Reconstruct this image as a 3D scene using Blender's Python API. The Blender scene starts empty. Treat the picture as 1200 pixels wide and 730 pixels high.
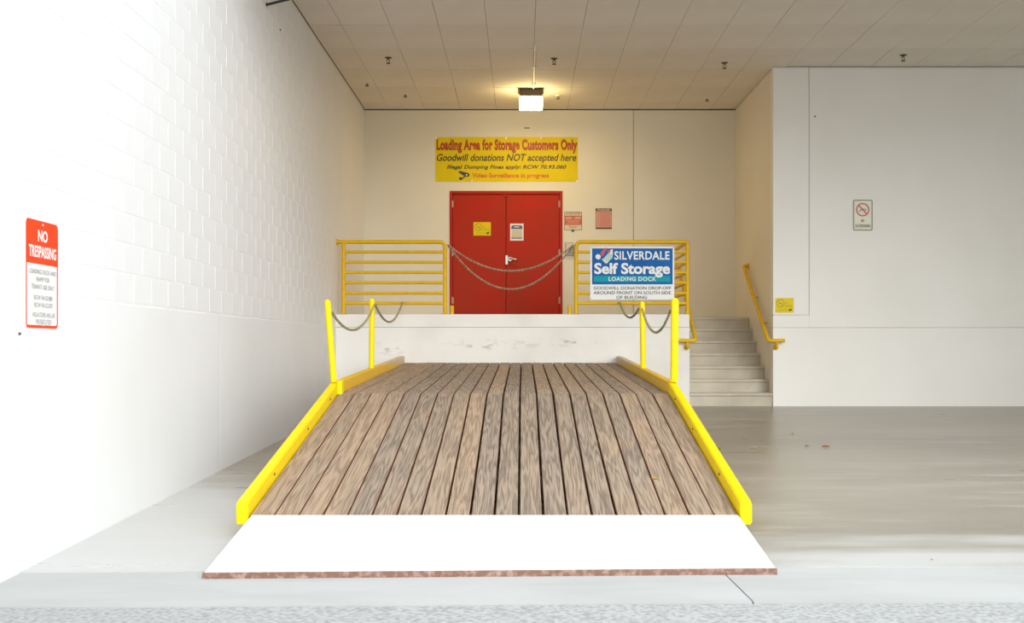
import bpy, bmesh, math, random
from mathutils import Vector, Matrix

random.seed(7)
scn = bpy.context.scene
COL = scn.collection

# ------------------------------------------------------------------ camera
F = 1417.0                 # focal length in pixels of the 1200 px wide frame
VX, VY = 613.0, 407.0      # where the camera axis meets the frame
CZ = 0.852
cam_d = bpy.data.cameras.new('camera')
cam_d.sensor_width = 36.0
cam_d.lens = 36.0 * F / 1200.0
cam_d.shift_x = (600.0 - VX) / 1200.0
cam_d.shift_y = (VY - 365.0) / 1200.0
cam_d.clip_end = 300
cam = bpy.data.objects.new('camera', cam_d)
cam.location = (0, 0, CZ)
cam.rotation_euler = (math.pi / 2, 0, 0)
COL.objects.link(cam)
scn.camera = cam

# ------------------------------------------------------------------ light
SKY_STRENGTH = 2.35
LAMP_STRENGTH = 24.0
LAMP_WATTS = 27.0
SUN_STRENGTH = 2.4
SUN_ELEV, SUN_AZ, SUN_SOFT = 20.5, 25.0, 38.0   # hazy low sun behind the camera, a little to the right
ROOF_EDGE = 10.2           # Y where the ceiling ends and the open sky begins
w = bpy.data.worlds.new('overcast_sky')
scn.world = w
w.use_nodes = True
bg = w.node_tree.nodes['Background']
bg.inputs['Color'].default_value = (0.90, 0.96, 1.0, 1)
bg.inputs['Strength'].default_value = SKY_STRENGTH
sd = bpy.data.lights.new('hazy_sun', 'SUN')
sd.energy = SUN_STRENGTH
sd.angle = math.radians(SUN_SOFT)
sd.color = (1.0, 0.995, 0.985)
sun = bpy.data.objects.new('hazy_sun', sd)
COL.objects.link(sun)
sun.location = (6, -12, 9)
sun.rotation_euler = (math.radians(90 - SUN_ELEV), 0, math.radians(SUN_AZ))
scn.view_settings.view_transform = 'Standard'
scn.view_settings.look = 'None'
scn.view_settings.exposure = 0.0
scn.view_settings.gamma = 1.0
scn.view_settings.use_curve_mapping = False
scn.cycles.max_bounces = 10
scn.cycles.diffuse_bounces = 6
scn.cycles.caustics_reflective = False
scn.cycles.caustics_refractive = False

# ------------------------------------------------------------------ sizes of the place
WL = -2.709          # face of left wall
YF = 17.49           # front face of dock and of the right-hand wall
YB = 20.64           # back wall
XC = 3.615           # corner between stair recess and right-hand wall
XD = 2.407           # right end of dock face, where the stairs start
ZD = 1.333           # dock height
ZC = 4.912           # ceiling height
XR = 10.6            # far right side wall

# ------------------------------------------------------------------ helpers
def at(px, py, Y):
    return Vector(((px - VX) * Y / F, Y, CZ + (VY - py) * Y / F))

def srgb(r, g, b):
    f = lambda c: (c / 255 / 12.92) if c / 255 <= 0.04045 else ((c / 255 + 0.055) / 1.055) ** 2.4
    return (f(r), f(g), f(b), 1)

MATS = {}
def mat(name, col, rough=0.6, col2=None, nscale=3.0, lo=0.35, hi=0.65, stretch=(1, 1, 1), bump=0.0,
        bscale=60.0, metallic=0.0, spec=0.5, emit=None, estr=0.0, detail=5.0):
    m = bpy.data.materials.new(name)
    m.use_nodes = True
    nt = m.node_tree
    b = nt.nodes['Principled BSDF']
    b.inputs['Roughness'].default_value = rough
    b.inputs['Metallic'].default_value = metallic
    b.inputs['Specular IOR Level'].default_value = spec
    b.inputs['Base Color'].default_value = col
    tc = nt.nodes.new('ShaderNodeTexCoord')
    mp = nt.nodes.new('ShaderNodeMapping')
    mp.inputs['Scale'].default_value = stretch
    nt.links.new(tc.outputs['Object'], mp.inputs['Vector'])
    if col2 is not None:
        n = nt.nodes.new('ShaderNodeTexNoise')
        n.inputs['Scale'].default_value = nscale
        n.inputs['Detail'].default_value = detail
        r = nt.nodes.new('ShaderNodeValToRGB')
        r.color_ramp.elements[0].position = lo
        r.color_ramp.elements[1].position = hi
        r.color_ramp.elements[0].color = col
        r.color_ramp.elements[1].color = col2
        nt.links.new(mp.outputs['Vector'], n.inputs['Vector'])
        nt.links.new(n.outputs['Fac'], r.inputs['Fac'])
        nt.links.new(r.outputs['Color'], b.inputs['Base Color'])
    if bump > 0:
        n2 = nt.nodes.new('ShaderNodeTexNoise')
        n2.inputs['Scale'].default_value = bscale
        n2.inputs['Detail'].default_value = 3
        bp = nt.nodes.new('ShaderNodeBump')
        bp.inputs['Strength'].default_value = bump
        bp.inputs['Distance'].default_value = 0.01
        nt.links.new(mp.outputs['Vector'], n2.inputs['Vector'])
        nt.links.new(n2.outputs['Fac'], bp.inputs['Height'])
        nt.links.new(bp.outputs['Normal'], b.inputs['Normal'])
    if emit is not None:
        b.inputs['Emission Color'].default_value = emit
        b.inputs['Emission Strength'].default_value = estr
    MATS[name] = m
    return m

mat('wall_paint', (0.81, 0.785, 0.735, 1), 0.55, (0.77, 0.745, 0.685, 1), 0.9, 0.4, 0.75, bump=0.10, bscale=35)
mat('wall_paint_dock', (0.765, 0.715, 0.61, 1), 0.6, (0.72, 0.665, 0.555, 1), 0.8, 0.4, 0.75, bump=0.06, bscale=40)
mat('wall_paint_left', (0.77, 0.775, 0.785, 1), 0.55, (0.74, 0.744, 0.75, 1), 0.9, 0.4, 0.75, bump=0.10, bscale=35)
mat('joint_dark', (0.10, 0.085, 0.06, 1), 0.9)
mat('joint_mid', (0.52, 0.49, 0.43, 1), 0.9)
mat('ceiling_paint', (0.80, 0.755, 0.68, 1), 0.8, (0.75, 0.70, 0.62, 1), 1.1, 0.35, 0.7, bump=0.05, bscale=80)
mat('white_metal', (0.86, 0.85, 0.80, 1), 0.4)
mat('yellow_paint', (0.74, 0.45, 0.004, 1), 0.4, (0.68, 0.40, 0.004, 1), 9.0, 0.45, 0.7, spec=0.25)
mat('yellow_bright', (0.86, 0.615, 0.0, 1), 0.45, (0.83, 0.58, 0.0, 1), 7.0, 0.45, 0.7, spec=0.2)
mat('door_red', (0.45, 0.018, 0.003, 1), 0.55, (0.36, 0.028, 0.006, 1), 1.6, 0.35, 0.7, spec=0.2)
mat('frame_red', (0.40, 0.018, 0.004, 1), 0.5, spec=0.2)
mat('steel', (0.55, 0.53, 0.49, 1), 0.35, metallic=0.9)
mat('hinge_steel', (0.5, 0.36, 0.27, 1), 0.4, metallic=0.6)
mat('dark_handle', (0.03, 0.025, 0.02, 1), 0.5)
mat('chain_steel', (0.42, 0.36, 0.27, 1), 0.5, (0.28, 0.23, 0.16, 1), 14, metallic=0.55)
mat('chain_olive', (0.46, 0.42, 0.20, 1), 0.5, (0.30, 0.27, 0.14, 1), 14, metallic=0.45)
mat('dock_concrete', (0.80, 0.775, 0.72, 1), 0.6, (0.70, 0.67, 0.61, 1), 1.2, 0.45, 0.75, bump=0.08, bscale=30)
mat('dock_top', (0.55, 0.51, 0.44, 1), 0.7, (0.45, 0.41, 0.35, 1), 2.0)
mat('stair_concrete', (0.58, 0.525, 0.42, 1), 0.75, (0.45, 0.40, 0.31, 1), 2.2, 0.4, 0.7, bump=0.15, bscale=40)
mat('apron_white', (0.70, 0.695, 0.68, 1), 0.6, (0.61, 0.605, 0.595, 1), 1.4, 0.45, 0.8, bump=0.05)
mat('rust_edge', (0.20, 0.098, 0.066, 1), 0.85, (0.36, 0.245, 0.20, 1), 30, 0.45, 0.7, bump=0.4, bscale=80)
mat('gutter_concrete', (0.40, 0.40, 0.39, 1), 0.7, (0.345, 0.345, 0.335, 1), 2.5, 0.4, 0.75, stretch=(0.5, 1.5, 1), bump=0.1)
mat('asphalt', (0.37, 0.37, 0.36, 1), 0.9, (0.235, 0.235, 0.23, 1), 38, 0.40, 0.66, bump=0.25, bscale=120, detail=9, stretch=(1, 1, 1))
mat('lumber', (0.34, 0.22, 0.14, 1), 0.8, (0.22, 0.14, 0.09, 1), 3, stretch=(6, 1, 6))
mat('bronze', (0.085, 0.055, 0.03, 1), 0.5)
mat('lamp_lens', (0.9, 0.85, 0.7, 1), 0.3, emit=(1.0, 0.77, 0.33, 1), estr=LAMP_STRENGTH)
mat('black_metal', (0.012, 0.010, 0.008, 1), 0.5)
mat('sprinkler_metal', (0.10, 0.075, 0.05, 1), 0.5, metallic=0.4)
mat('grey_box', (0.45, 0.43, 0.38, 1), 0.5)
mat('grey_cover', (0.60, 0.58, 0.53, 1), 0.45)
mat('banner_yellow', (0.74, 0.575, 0.002, 1), 0.5, (0.70, 0.54, 0.002, 1), 3, spec=0.2)
mat('text_red', (0.46, 0.045, 0.004, 1), 0.5)
mat('text_maroon', (0.16, 0.02, 0.004, 1), 0.5)
mat('text_orange', (0.62, 0.13, 0.004, 1), 0.5)
mat('text_olive', (0.06, 0.045, 0.006, 1), 0.5)
mat('text_dark', (0.05, 0.05, 0.045, 1), 0.5)
mat('text_grey', (0.25, 0.25, 0.25, 1), 0.5)
mat('text_gold', (0.42, 0.28, 0.006, 1), 0.5)
mat('sign_white', (0.80, 0.80, 0.77, 1), 0.4)
mat('sign_cream', (0.70, 0.67, 0.53, 1), 0.4)
mat('sign_blue', (0.006, 0.105, 0.36, 1), 0.5, (0.006, 0.135, 0.42, 1), 3, spec=0.15)
mat('sign_teal', (0.004, 0.33, 0.40, 1), 0.5, spec=0.15)
mat('logo_red', (0.50, 0.04, 0.055, 1), 0.4)
mat('logo_mint', (0.40, 0.60, 0.54, 1), 0.4)
mat('sign_red', (0.80, 0.055, 0.012, 1), 0.5, spec=0.2)
mat('notice_red', (0.58, 0.11, 0.055, 1), 0.5)
mat('notice_pink', (0.66, 0.30, 0.22, 1), 0.5)
mat('notice_tan', (0.68, 0.60, 0.46, 1), 0.5)
mat('sign_green_grey', (0.24, 0.25, 0.19, 1), 0.5)
mat('prohibit_red', (0.55, 0.03, 0.02, 1), 0.4)
mat('paper_blue', (0.07, 0.11, 0.30, 1), 0.6)
mat('paper_white', (0.82, 0.76, 0.74, 1), 0.7)
mat('paper_buff', (0.62, 0.54, 0.42, 1), 0.7)
mat('leaf_yellow', (0.62, 0.40, 0.03, 1), 0.7)
mat('leaf_brown', (0.42, 0.17, 0.05, 1), 0.7)
mat('leaf_green', (0.28, 0.35, 0.03, 1), 0.7)

def floor_mat():
    m = mat('polished_concrete', (0.295, 0.262, 0.208, 1), 0.3, (0.215, 0.190, 0.152, 1), 0.55, 0.36, 0.68, stretch=(0.45, 1.0, 1), detail=8)
    nt = m.node_tree
    b = nt.nodes['Principled BSDF']
    # long pale trowel streaks and worn gloss
    tc = nt.nodes['Texture Coordinate']
    mp = nt.nodes.new('ShaderNodeMapping'); mp.inputs['Scale'].default_value = (0.35, 2.4, 1)
    n = nt.nodes.new('ShaderNodeTexNoise'); n.inputs['Scale'].default_value = 1.6; n.inputs['Detail'].default_value = 9
    n.inputs['Roughness'].default_value = 0.65
    r = nt.nodes.new('ShaderNodeValToRGB')
    r.color_ramp.elements[0].position = 0.5; r.color_ramp.elements[1].position = 0.75
    mx = nt.nodes.new('ShaderNodeMixRGB'); mx.blend_type = 'MIX'
    mx.inputs['Color2'].default_value = (0.42, 0.395, 0.355, 1)
    nt.links.new(tc.outputs['Object'], mp.inputs['Vector'])
    nt.links.new(mp.outputs['Vector'], n.inputs['Vector'])
    nt.links.new(n.outputs['Fac'], r.inputs['Fac'])
    nt.links.new(r.outputs['Color'], mx.inputs['Fac'])
    src = b.inputs['Base Color'].links[0].from_socket
    nt.links.new(src, mx.inputs['Color1'])
    nt.links.new(mx.outputs['Color'], b.inputs['Base Color'])
    # pale ragged-edged band: weathered front strip, plus glare painted in along the left wall
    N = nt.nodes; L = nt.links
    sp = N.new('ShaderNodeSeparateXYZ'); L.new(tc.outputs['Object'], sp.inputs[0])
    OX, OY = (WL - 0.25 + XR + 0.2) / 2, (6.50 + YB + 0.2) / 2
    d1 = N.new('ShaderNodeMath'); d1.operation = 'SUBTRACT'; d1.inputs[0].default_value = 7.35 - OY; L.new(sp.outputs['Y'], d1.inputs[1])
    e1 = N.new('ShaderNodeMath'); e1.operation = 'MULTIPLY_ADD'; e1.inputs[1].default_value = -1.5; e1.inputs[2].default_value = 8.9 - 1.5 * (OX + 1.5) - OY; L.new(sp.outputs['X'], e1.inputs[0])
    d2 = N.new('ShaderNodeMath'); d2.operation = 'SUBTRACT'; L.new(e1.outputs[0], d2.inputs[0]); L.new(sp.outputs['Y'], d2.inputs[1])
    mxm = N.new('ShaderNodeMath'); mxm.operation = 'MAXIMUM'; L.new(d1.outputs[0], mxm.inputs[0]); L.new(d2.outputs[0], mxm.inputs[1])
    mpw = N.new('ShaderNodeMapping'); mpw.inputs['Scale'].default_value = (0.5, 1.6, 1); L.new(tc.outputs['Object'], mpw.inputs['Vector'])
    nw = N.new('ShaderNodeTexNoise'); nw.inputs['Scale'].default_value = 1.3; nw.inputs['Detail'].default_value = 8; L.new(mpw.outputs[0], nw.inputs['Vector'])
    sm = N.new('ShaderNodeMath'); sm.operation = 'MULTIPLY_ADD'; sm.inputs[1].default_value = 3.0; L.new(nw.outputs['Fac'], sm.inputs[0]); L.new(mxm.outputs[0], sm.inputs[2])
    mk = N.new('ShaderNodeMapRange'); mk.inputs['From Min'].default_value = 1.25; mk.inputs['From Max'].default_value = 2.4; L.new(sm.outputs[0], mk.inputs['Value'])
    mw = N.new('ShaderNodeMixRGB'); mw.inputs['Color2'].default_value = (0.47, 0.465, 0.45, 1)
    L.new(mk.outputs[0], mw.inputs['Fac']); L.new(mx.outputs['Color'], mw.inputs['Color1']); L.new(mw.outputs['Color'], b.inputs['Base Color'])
    mr = nt.nodes.new('ShaderNodeMapRange')
    mr.inputs['To Min'].default_value = 0.20; mr.inputs['To Max'].default_value = 0.42
    nt.links.new(n.outputs['Fac'], mr.inputs['Value'])
    nt.links.new(mr.outputs['Result'], b.inputs['Roughness'])
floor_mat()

def wood_mat():
    m = bpy.data.materials.new('weathered_plank'); m.use_nodes = True
    nt = m.node_tree; N = nt.nodes; L = nt.links
    b = N['Principled BSDF']; b.inputs['Roughness'].default_value = 0.78
    tc = N.new('ShaderNodeTexCoord'); oi = N.new('ShaderNodeObjectInfo')
    mul = N.new('ShaderNodeMath'); mul.operation = 'MULTIPLY'; mul.inputs[1].default_value = 37.0
    L.new(oi.outputs['Random'], mul.inputs[0])
    cmb = N.new('ShaderNodeCombineXYZ')
    for i in range(3): L.new(mul.outputs[0], cmb.inputs[i])
    add = N.new('ShaderNodeVectorMath'); add.operation = 'ADD'
    L.new(tc.outputs['Object'], add.inputs[0]); L.new(cmb.outputs[0], add.inputs[1])
    mp = N.new('ShaderNodeMapping'); mp.inputs['Scale'].default_value = (1, 0.042, 1)
    L.new(add.outputs[0], mp.inputs['Vector'])
    # cathedral grain: bands of a distorted field
    n1 = N.new('ShaderNodeTexNoise'); n1.inputs['Scale'].default_value = 11.0; n1.inputs['Detail'].default_value = 3.0
    L.new(mp.outputs[0], n1.inputs['Vector'])
    m1 = N.new('ShaderNodeMath'); m1.operation = 'MULTIPLY'; m1.inputs[1].default_value = 66.0
    L.new(n1.outputs['Fac'], m1.inputs[0])
    sn = N.new('ShaderNodeMath'); sn.operation = 'SINE'; L.new(m1.outputs[0], sn.inputs[0])
    # fine fibre
    mp2 = N.new('ShaderNodeMapping'); mp2.inputs['Scale'].default_value = (150, 4.0, 1)
    L.new(add.outputs[0], mp2.inputs['Vector'])
    n2 = N.new('ShaderNodeTexNoise'); n2.inputs['Scale'].default_value = 1.0; n2.inputs['Detail'].default_value = 7; n2.inputs['Roughness'].default_value = 0.7
    L.new(mp2.outputs[0], n2.inputs['Vector'])
    # worn patches
    n3 = N.new('ShaderNodeTexNoise'); n3.inputs['Scale'].default_value = 2.2; n3.inputs['Detail'].default_value = 6
    mp3 = N.new('ShaderNodeMapping'); mp3.inputs['Scale'].default_value = (1.6, 0.6, 1)
    L.new(add.outputs[0], mp3.inputs['Vector']); L.new(mp3.outputs[0], n3.inputs['Vector'])
    mr = N.new('ShaderNodeMapRange'); mr.inputs['From Min'].default_value = -1; mr.inputs['From Max'].default_value = 1
    L.new(sn.outputs[0], mr.inputs['Value'])
    gm = N.new('ShaderNodeMath'); gm.operation = 'MULTIPLY_ADD'; gm.inputs[1].default_value = 0.34
    L.new(mr.outputs[0], gm.inputs[0])
    g2 = N.new('ShaderNodeMath'); g2.operation = 'MULTIPLY'; g2.inputs[1].default_value = 0.90
    L.new(n2.outputs['Fac'], g2.inputs[0]); L.new(g2.outputs[0], gm.inputs[2])
    ramp = N.new('ShaderNodeValToRGB')
    ramp.color_ramp.elements[0].position = 0.28; ramp.color_ramp.elements[0].color = (0.088, 0.062, 0.044, 1)
    ramp.color_ramp.elements[1].position = 0.86; ramp.color_ramp.elements[1].color = (0.32, 0.245, 0.180, 1)
    L.new(gm.outputs[0], ramp.inputs['Fac'])
    # tan, less weathered
    ramp2 = N.new('ShaderNodeValToRGB')
    ramp2.color_ramp.elements[0].position = 0.24; ramp2.color_ramp.elements[0].color = (0.165, 0.105, 0.065, 1)
    ramp2.color_ramp.elements[1].position = 0.8; ramp2.color_ramp.elements[1].color = (0.39, 0.270, 0.172, 1)
    L.new(gm.outputs[0], ramp2.inputs['Fac'])
    sel = N.new('ShaderNodeMath'); sel.operation = 'MULTIPLY_ADD'; sel.inputs[1].default_value = 1.0
    L.new(oi.outputs['Random'], sel.inputs[0])
    n3s = N.new('ShaderNodeMath'); n3s.operation = 'MULTIPLY_ADD'; n3s.inputs[1].default_value = 1.6; n3s.inputs[2].default_value = -0.85
    L.new(n3.outputs['Fac'], n3s.inputs[0]); L.new(n3s.outputs[0], sel.inputs[2])
    sel.use_clamp = True
    mx = N.new('ShaderNodeMixRGB'); L.new(sel.outputs[0], mx.inputs['Fac'])
    L.new(ramp.outputs[0], mx.inputs['Color1']); L.new(ramp2.outputs[0], mx.inputs['Color2'])
    # plank sides keep the reddish stain
    geo = N.new('ShaderNodeNewGeometry')
    sx = N.new('ShaderNodeSeparateXYZ'); L.new(tc.outputs['Normal'], sx.inputs[0])
    ab = N.new('ShaderNodeMath'); ab.operation = 'ABSOLUTE'; L.new(sx.outputs['X'], ab.inputs[0])
    gt = N.new('ShaderNodeMath'); gt.operation = 'GREATER_THAN'; gt.inputs[1].default_value = 0.85; L.new(ab.outputs[0], gt.inputs[0])
    mx2 = N.new('ShaderNodeMixRGB'); mx2.inputs['Color2'].default_value = (0.30, 0.10, 0.045, 1)
    L.new(gt.outputs[0], mx2.inputs['Fac']); L.new(mx.outputs[0], mx2.inputs['Color1'])
    L.new(mx2.outputs[0], b.inputs['Base Color'])
    bp = N.new('ShaderNodeBump'); bp.inputs['Strength'].default_value = 0.25; bp.inputs['Distance'].default_value = 0.004
    L.new(gm.outputs[0], bp.inputs['Height']); L.new(bp.outputs[0], b.inputs['Normal'])
    MATS['weathered_plank'] = m
wood_mat()

def curb_mat():
    # bare tan timber where the yellow paint stops, towards the dock end
    m = bpy.data.materials.new('curb_worn_yellow'); m.use_nodes = True
    nt = m.node_tree; N = nt.nodes; L = nt.links
    b = N['Principled BSDF']; b.inputs['Roughness'].default_value = 0.5
    tc = N.new('ShaderNodeTexCoord'); s = N.new('ShaderNodeSeparateXYZ'); L.new(tc.outputs['Object'], s.inputs[0])
    n = N.new('ShaderNodeTexNoise'); n.inputs['Scale'].default_value = 9; L.new(tc.outputs['Object'], n.inputs['Vector'])
    a = N.new('ShaderNodeMath'); a.operation = 'MULTIPLY_ADD'; a.inputs[1].default_value = 0.5; L.new(n.outputs['Fac'], a.inputs[0])
    ys = N.new('ShaderNodeMath'); ys.operation = 'MULTIPLY'; ys.inputs[1].default_value = 0.36; L.new(s.outputs['Y'], ys.inputs[0]); L.new(ys.outputs[0], a.inputs[2])
    a2 = N.new('ShaderNodeMath'); a2.operation = 'MULTIPLY_ADD'; a2.inputs[1].default_value = 20.0; L.new(s.outputs['Z'], a2.inputs[0]); L.new(a.outputs[0], a2.inputs[2])
    r = N.new('ShaderNodeMapRange'); r.inputs['From Min'].default_value = 2.65; r.inputs['From Max'].default_value = 3.2
    L.new(a2.outputs[0], r.inputs['Value'])
    mx = N.new('ShaderNodeMixRGB'); L.new(r.outputs[0], mx.inputs['Fac'])
    mx.inputs['Color1'].default_value = (0.76, 0.455, 0.0, 1); mx.inputs['Color2'].default_value = (0.62, 0.48, 0.28, 1)
    L.new(mx.outputs[0], b.inputs['Base Color'])
    MATS['curb_worn_yellow'] = m
curb_mat()

def scuffs():
    m = MATS['dock_concrete']; nt = m.node_tree; N = nt.nodes; L = nt.links
    b = N['Principled BSDF']; src = b.inputs['Base Color'].links[0].from_socket
    tc = N['Texture Coordinate']
    mask = None
    for cx, cz, rx_, rz_ in ((-0.30, 0.47, 0.85, 0.10), (0.75, 0.50, 0.6, 0.07), (-1.75, 0.42, 0.25, 0.16)):
        mp = N.new('ShaderNodeMapping'); mp.vector_type = 'POINT'
        mp.inputs['Scale'].default_value = (1 / rx_, 0, 1 / rz_); mp.inputs['Location'].default_value = (-cx / rx_, 0, -cz / rz_)
        g = N.new('ShaderNodeTexGradient'); g.gradient_type = 'SPHERICAL'
        L.new(tc.outputs['Object'], mp.inputs['Vector']); L.new(mp.outputs[0], g.inputs['Vector'])
        if mask is None: mask = g.outputs['Fac']
        else:
            a = N.new('ShaderNodeMath'); a.operation = 'ADD'; L.new(mask, a.inputs[0]); L.new(g.outputs['Fac'], a.inputs[1]); mask = a.outputs[0]
    mp = N.new('ShaderNodeMapping'); mp.inputs['Scale'].default_value = (5, 1, 11)
    n = N.new('ShaderNodeTexNoise'); n.inputs['Scale'].default_value = 1.6; n.inputs['Detail'].default_value = 7
    L.new(tc.outputs['Object'], mp.inputs['Vector']); L.new(mp.outputs[0], n.inputs['Vector'])
    rp_ = N.new('ShaderNodeMapRange'); rp_.inputs['From Min'].default_value = 0.50; rp_.inputs['From Max'].default_value = 0.72
    L.new(n.outputs['Fac'], rp_.inputs['Value'])
    mu = N.new('ShaderNodeMath'); mu.operation = 'MULTIPLY'; mu.use_clamp = True
    L.new(rp_.outputs[0], mu.inputs[0]); L.new(mask, mu.inputs[1])
    mx = N.new('ShaderNodeMixRGB'); mx.inputs['Color2'].default_value = (0.30, 0.27, 0.235, 1)
    L.new(mu.outputs[0], mx.inputs['Fac']); L.new(src, mx.inputs['Color1']); L.new(mx.outputs[0], b.inputs['Base Color'])
scuffs()

def tag(o, label, cat=None, group=None, kind=None):
    o['label'] = label
    if cat: o['category'] = cat
    if group: o['group'] = group
    if kind: o['kind'] = kind
    return o

def empty(name, loc, label=None, cat=None, group=None, kind=None):
    o = bpy.data.objects.new(name, None)
    o.location = loc
    o.empty_display_size = 0.1
    COL.objects.link(o)
    if label: tag(o, label, cat, group, kind)
    return o

def world_loc(o):
    v = Vector(o.location)
    while o.parent:
        o = o.parent; v = v + Vector(o.location)
    return v

def finish(name, bm, m, parent=None, smooth=False, origin=None):
    """bmesh given in world coordinates -> one mesh object (origin at its middle), optionally a child."""
    bmesh.ops.recalc_face_normals(bm, faces=bm.faces)
    if origin is None:
        xs = [v.co for v in bm.verts]
        origin = Vector([(min(c[i] for c in xs) + max(c[i] for c in xs)) / 2 for i in range(3)])
    origin = Vector(origin)
    for v in bm.verts: v.co -= origin
    if smooth:
        for f in bm.faces: f.smooth = True
        for e in bm.edges:
            if len(e.link_faces) == 2 and e.calc_face_angle(0) > 0.7: e.smooth = False
    me = bpy.data.meshes.new(name)
    bm.to_mesh(me); bm.free()
    me.materials.append(MATS[m])
    o = bpy.data.objects.new(name, me)
    COL.objects.link(o)
    if parent:
        o.parent = parent
        o.location = origin - world_loc(parent)
    else:
        o.location = origin
    return o

def box(bm, x0, x1, y0, y1, z0, z1, bevel=0.0):
    vs = [bm.verts.new((x, y, z)) for x in (x0, x1) for y in (y0, y1) for z in (z0, z1)]
    fs = [(0, 1, 3, 2), (4, 6, 7, 5), (0, 4, 5, 1), (2, 3, 7, 6), (0, 2, 6, 4), (1, 5, 7, 3)]
    faces = [bm.faces.new([vs[i] for i in f]) for f in fs]
    if bevel > 0:
        bmesh.ops.recalc_face_normals(bm, faces=faces)
        es = list({e for f in faces for e in f.edges})
        bmesh.ops.bevel(bm, geom=es, offset=bevel, segments=1, affect='EDGES')
    return bm

def mkbox(name, m, x0, x1, y0, y1, z0, z1, parent=None, bevel=0.0):
    return finish(name, box(bmesh.new(), x0, x1, y0, y1, z0, z1, bevel), m, parent)

def prism(bm, pts, axis, a0, a1):
    """polygon pts in the two other axes (in order), extruded along axis from a0 to a1."""
    def mk(p, a):
        if axis == 'X': return (a, p[0], p[1])
        if axis == 'Y': return (p[0], a, p[1])
        return (p[0], p[1], a)
    A = [bm.verts.new(mk(p, a0)) for p in pts]
    B = [bm.verts.new(mk(p, a1)) for p in pts]
    bm.faces.new(A); bm.faces.new(B[::-1])
    n = len(pts)
    for i in range(n):
        bm.faces.new((A[i], B[i], B[(i + 1) % n], A[(i + 1) % n]))
    return bm

def fillet(pts, r, n=6):
    out = [Vector(pts[0])]
    for i in range(1, len(pts) - 1):
        p = Vector(pts[i]); a = (Vector(pts[i - 1]) - p); b = (Vector(pts[i + 1]) - p)
        rr = min(r, a.length * 0.45, b.length * 0.45)
        s = p + a.normalized() * rr; e = p + b.normalized() * rr
        for k in range(n + 1):
            t = k / n
            out.append((1 - t) ** 2 * s + 2 * t * (1 - t) * p + t * t * e)
    out.append(Vector(pts[-1]))
    return out

def tube(bm, pts, r, seg=12, cap=True, dome=False):
    pts = [Vector(p) for p in pts]
    rings = []
    t0 = (pts[1] - pts[0]).normalized()
    up = Vector((0, 0, 1)) if abs(t0.z) < 0.9 else Vector((1, 0, 0))
    nrm = (up - t0 * up.dot(t0)).normalized()
    rad = [r] * len(pts)
    if dome:                      # rounded far end
        e = pts[-1]; d = (pts[-1] - pts[-2]).normalized()
        for k in (30, 55, 75):
            pts.append(e + d * r * math.sin(math.radians(k))); rad.append(r * math.cos(math.radians(k)))
    for i, p in enumerate(pts):
        t = (pts[min(i + 1, len(pts) - 1)] - pts[max(i - 1, 0)]).normalized()
        nrm = (nrm - t * nrm.dot(t)).normalized()
        bn = t.cross(nrm)
        rings.append([bm.verts.new(p + (nrm * math.cos(2 * math.pi * k / seg) + bn * math.sin(2 * math.pi * k / seg)) * rad[i]) for k in range(seg)])
    for a, b in zip(rings, rings[1:]):
        for k in range(seg):
            bm.faces.new((a[k], a[(k + 1) % seg], b[(k + 1) % seg], b[k]))
    if cap:
        bm.faces.new(rings[0][::-1]); bm.faces.new(rings[-1])
    return bm

def mktube(name, m, pts, r, parent=None, seg=12, dome=False):
    return finish(name, tube(bmesh.new(), pts, r, seg, True, dome), m, parent, smooth=True)

def lathe(bm, prof, c, seg=16):
    """profile (radius, height) turned about the vertical through c."""
    c = Vector(c)
    rings = [[bm.verts.new(c + Vector((max(r, 1e-4) * math.cos(2 * math.pi * k / seg), max(r, 1e-4) * math.sin(2 * math.pi * k / seg), h))) for k in range(seg)] for r, h in prof]
    for a, b in zip(rings, rings[1:]):
        for k in range(seg):
            bm.faces.new((a[k], a[(k + 1) % seg], b[(k + 1) % seg], b[k]))
    bm.faces.new(rings[0][::-1]); bm.faces.new(rings[-1])
    return bm

# ------------------------------------------------------------------ slope of the ground
def zfloor(X, Y):
    d = YF - Y
    left = -0.09 - 0.0245 * d
    right = -0.0297 * d
    t = min(1, max(0, (X - WL) / (1.4 - WL)))
    return left + (right - left) * t

# ------------------------------------------------------------------ ground
def ground(name, m, x0, x1, y0, y1, nx, ny, label, cat, dz=0.0, thick=0.3):
    bm = bmesh.new()
    g = [[bm.verts.new((x0 + (x1 - x0) * i / nx, y0 + (y1 - y0) * j / ny, zfloor(x0 + (x1 - x0) * i / nx, max(y0 + (y1 - y0) * j / ny, -2)) + dz)) for j in range(ny + 1)] for i in range(nx + 1)]
    for i in range(nx):
        for j in range(ny):
            bm.faces.new((g[i][j], g[i + 1][j], g[i + 1][j + 1], g[i][j + 1]))
    r = bmesh.ops.extrude_face_region(bm, geom=list(bm.faces))
    for v in [e for e in r['geom'] if isinstance(e, bmesh.types.BMVert)]: v.co.z -= thick
    o = finish(name, bm, m)
    tag(o, label, cat, kind='structure')
    return o
fl = ground('floor', 'polished_concrete', WL - 0.25, XR + 0.2, 6.50, YB + 0.2, 24, 28, 'smooth grey concrete floor slab sloping up towards the loading dock', 'floor')
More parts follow.
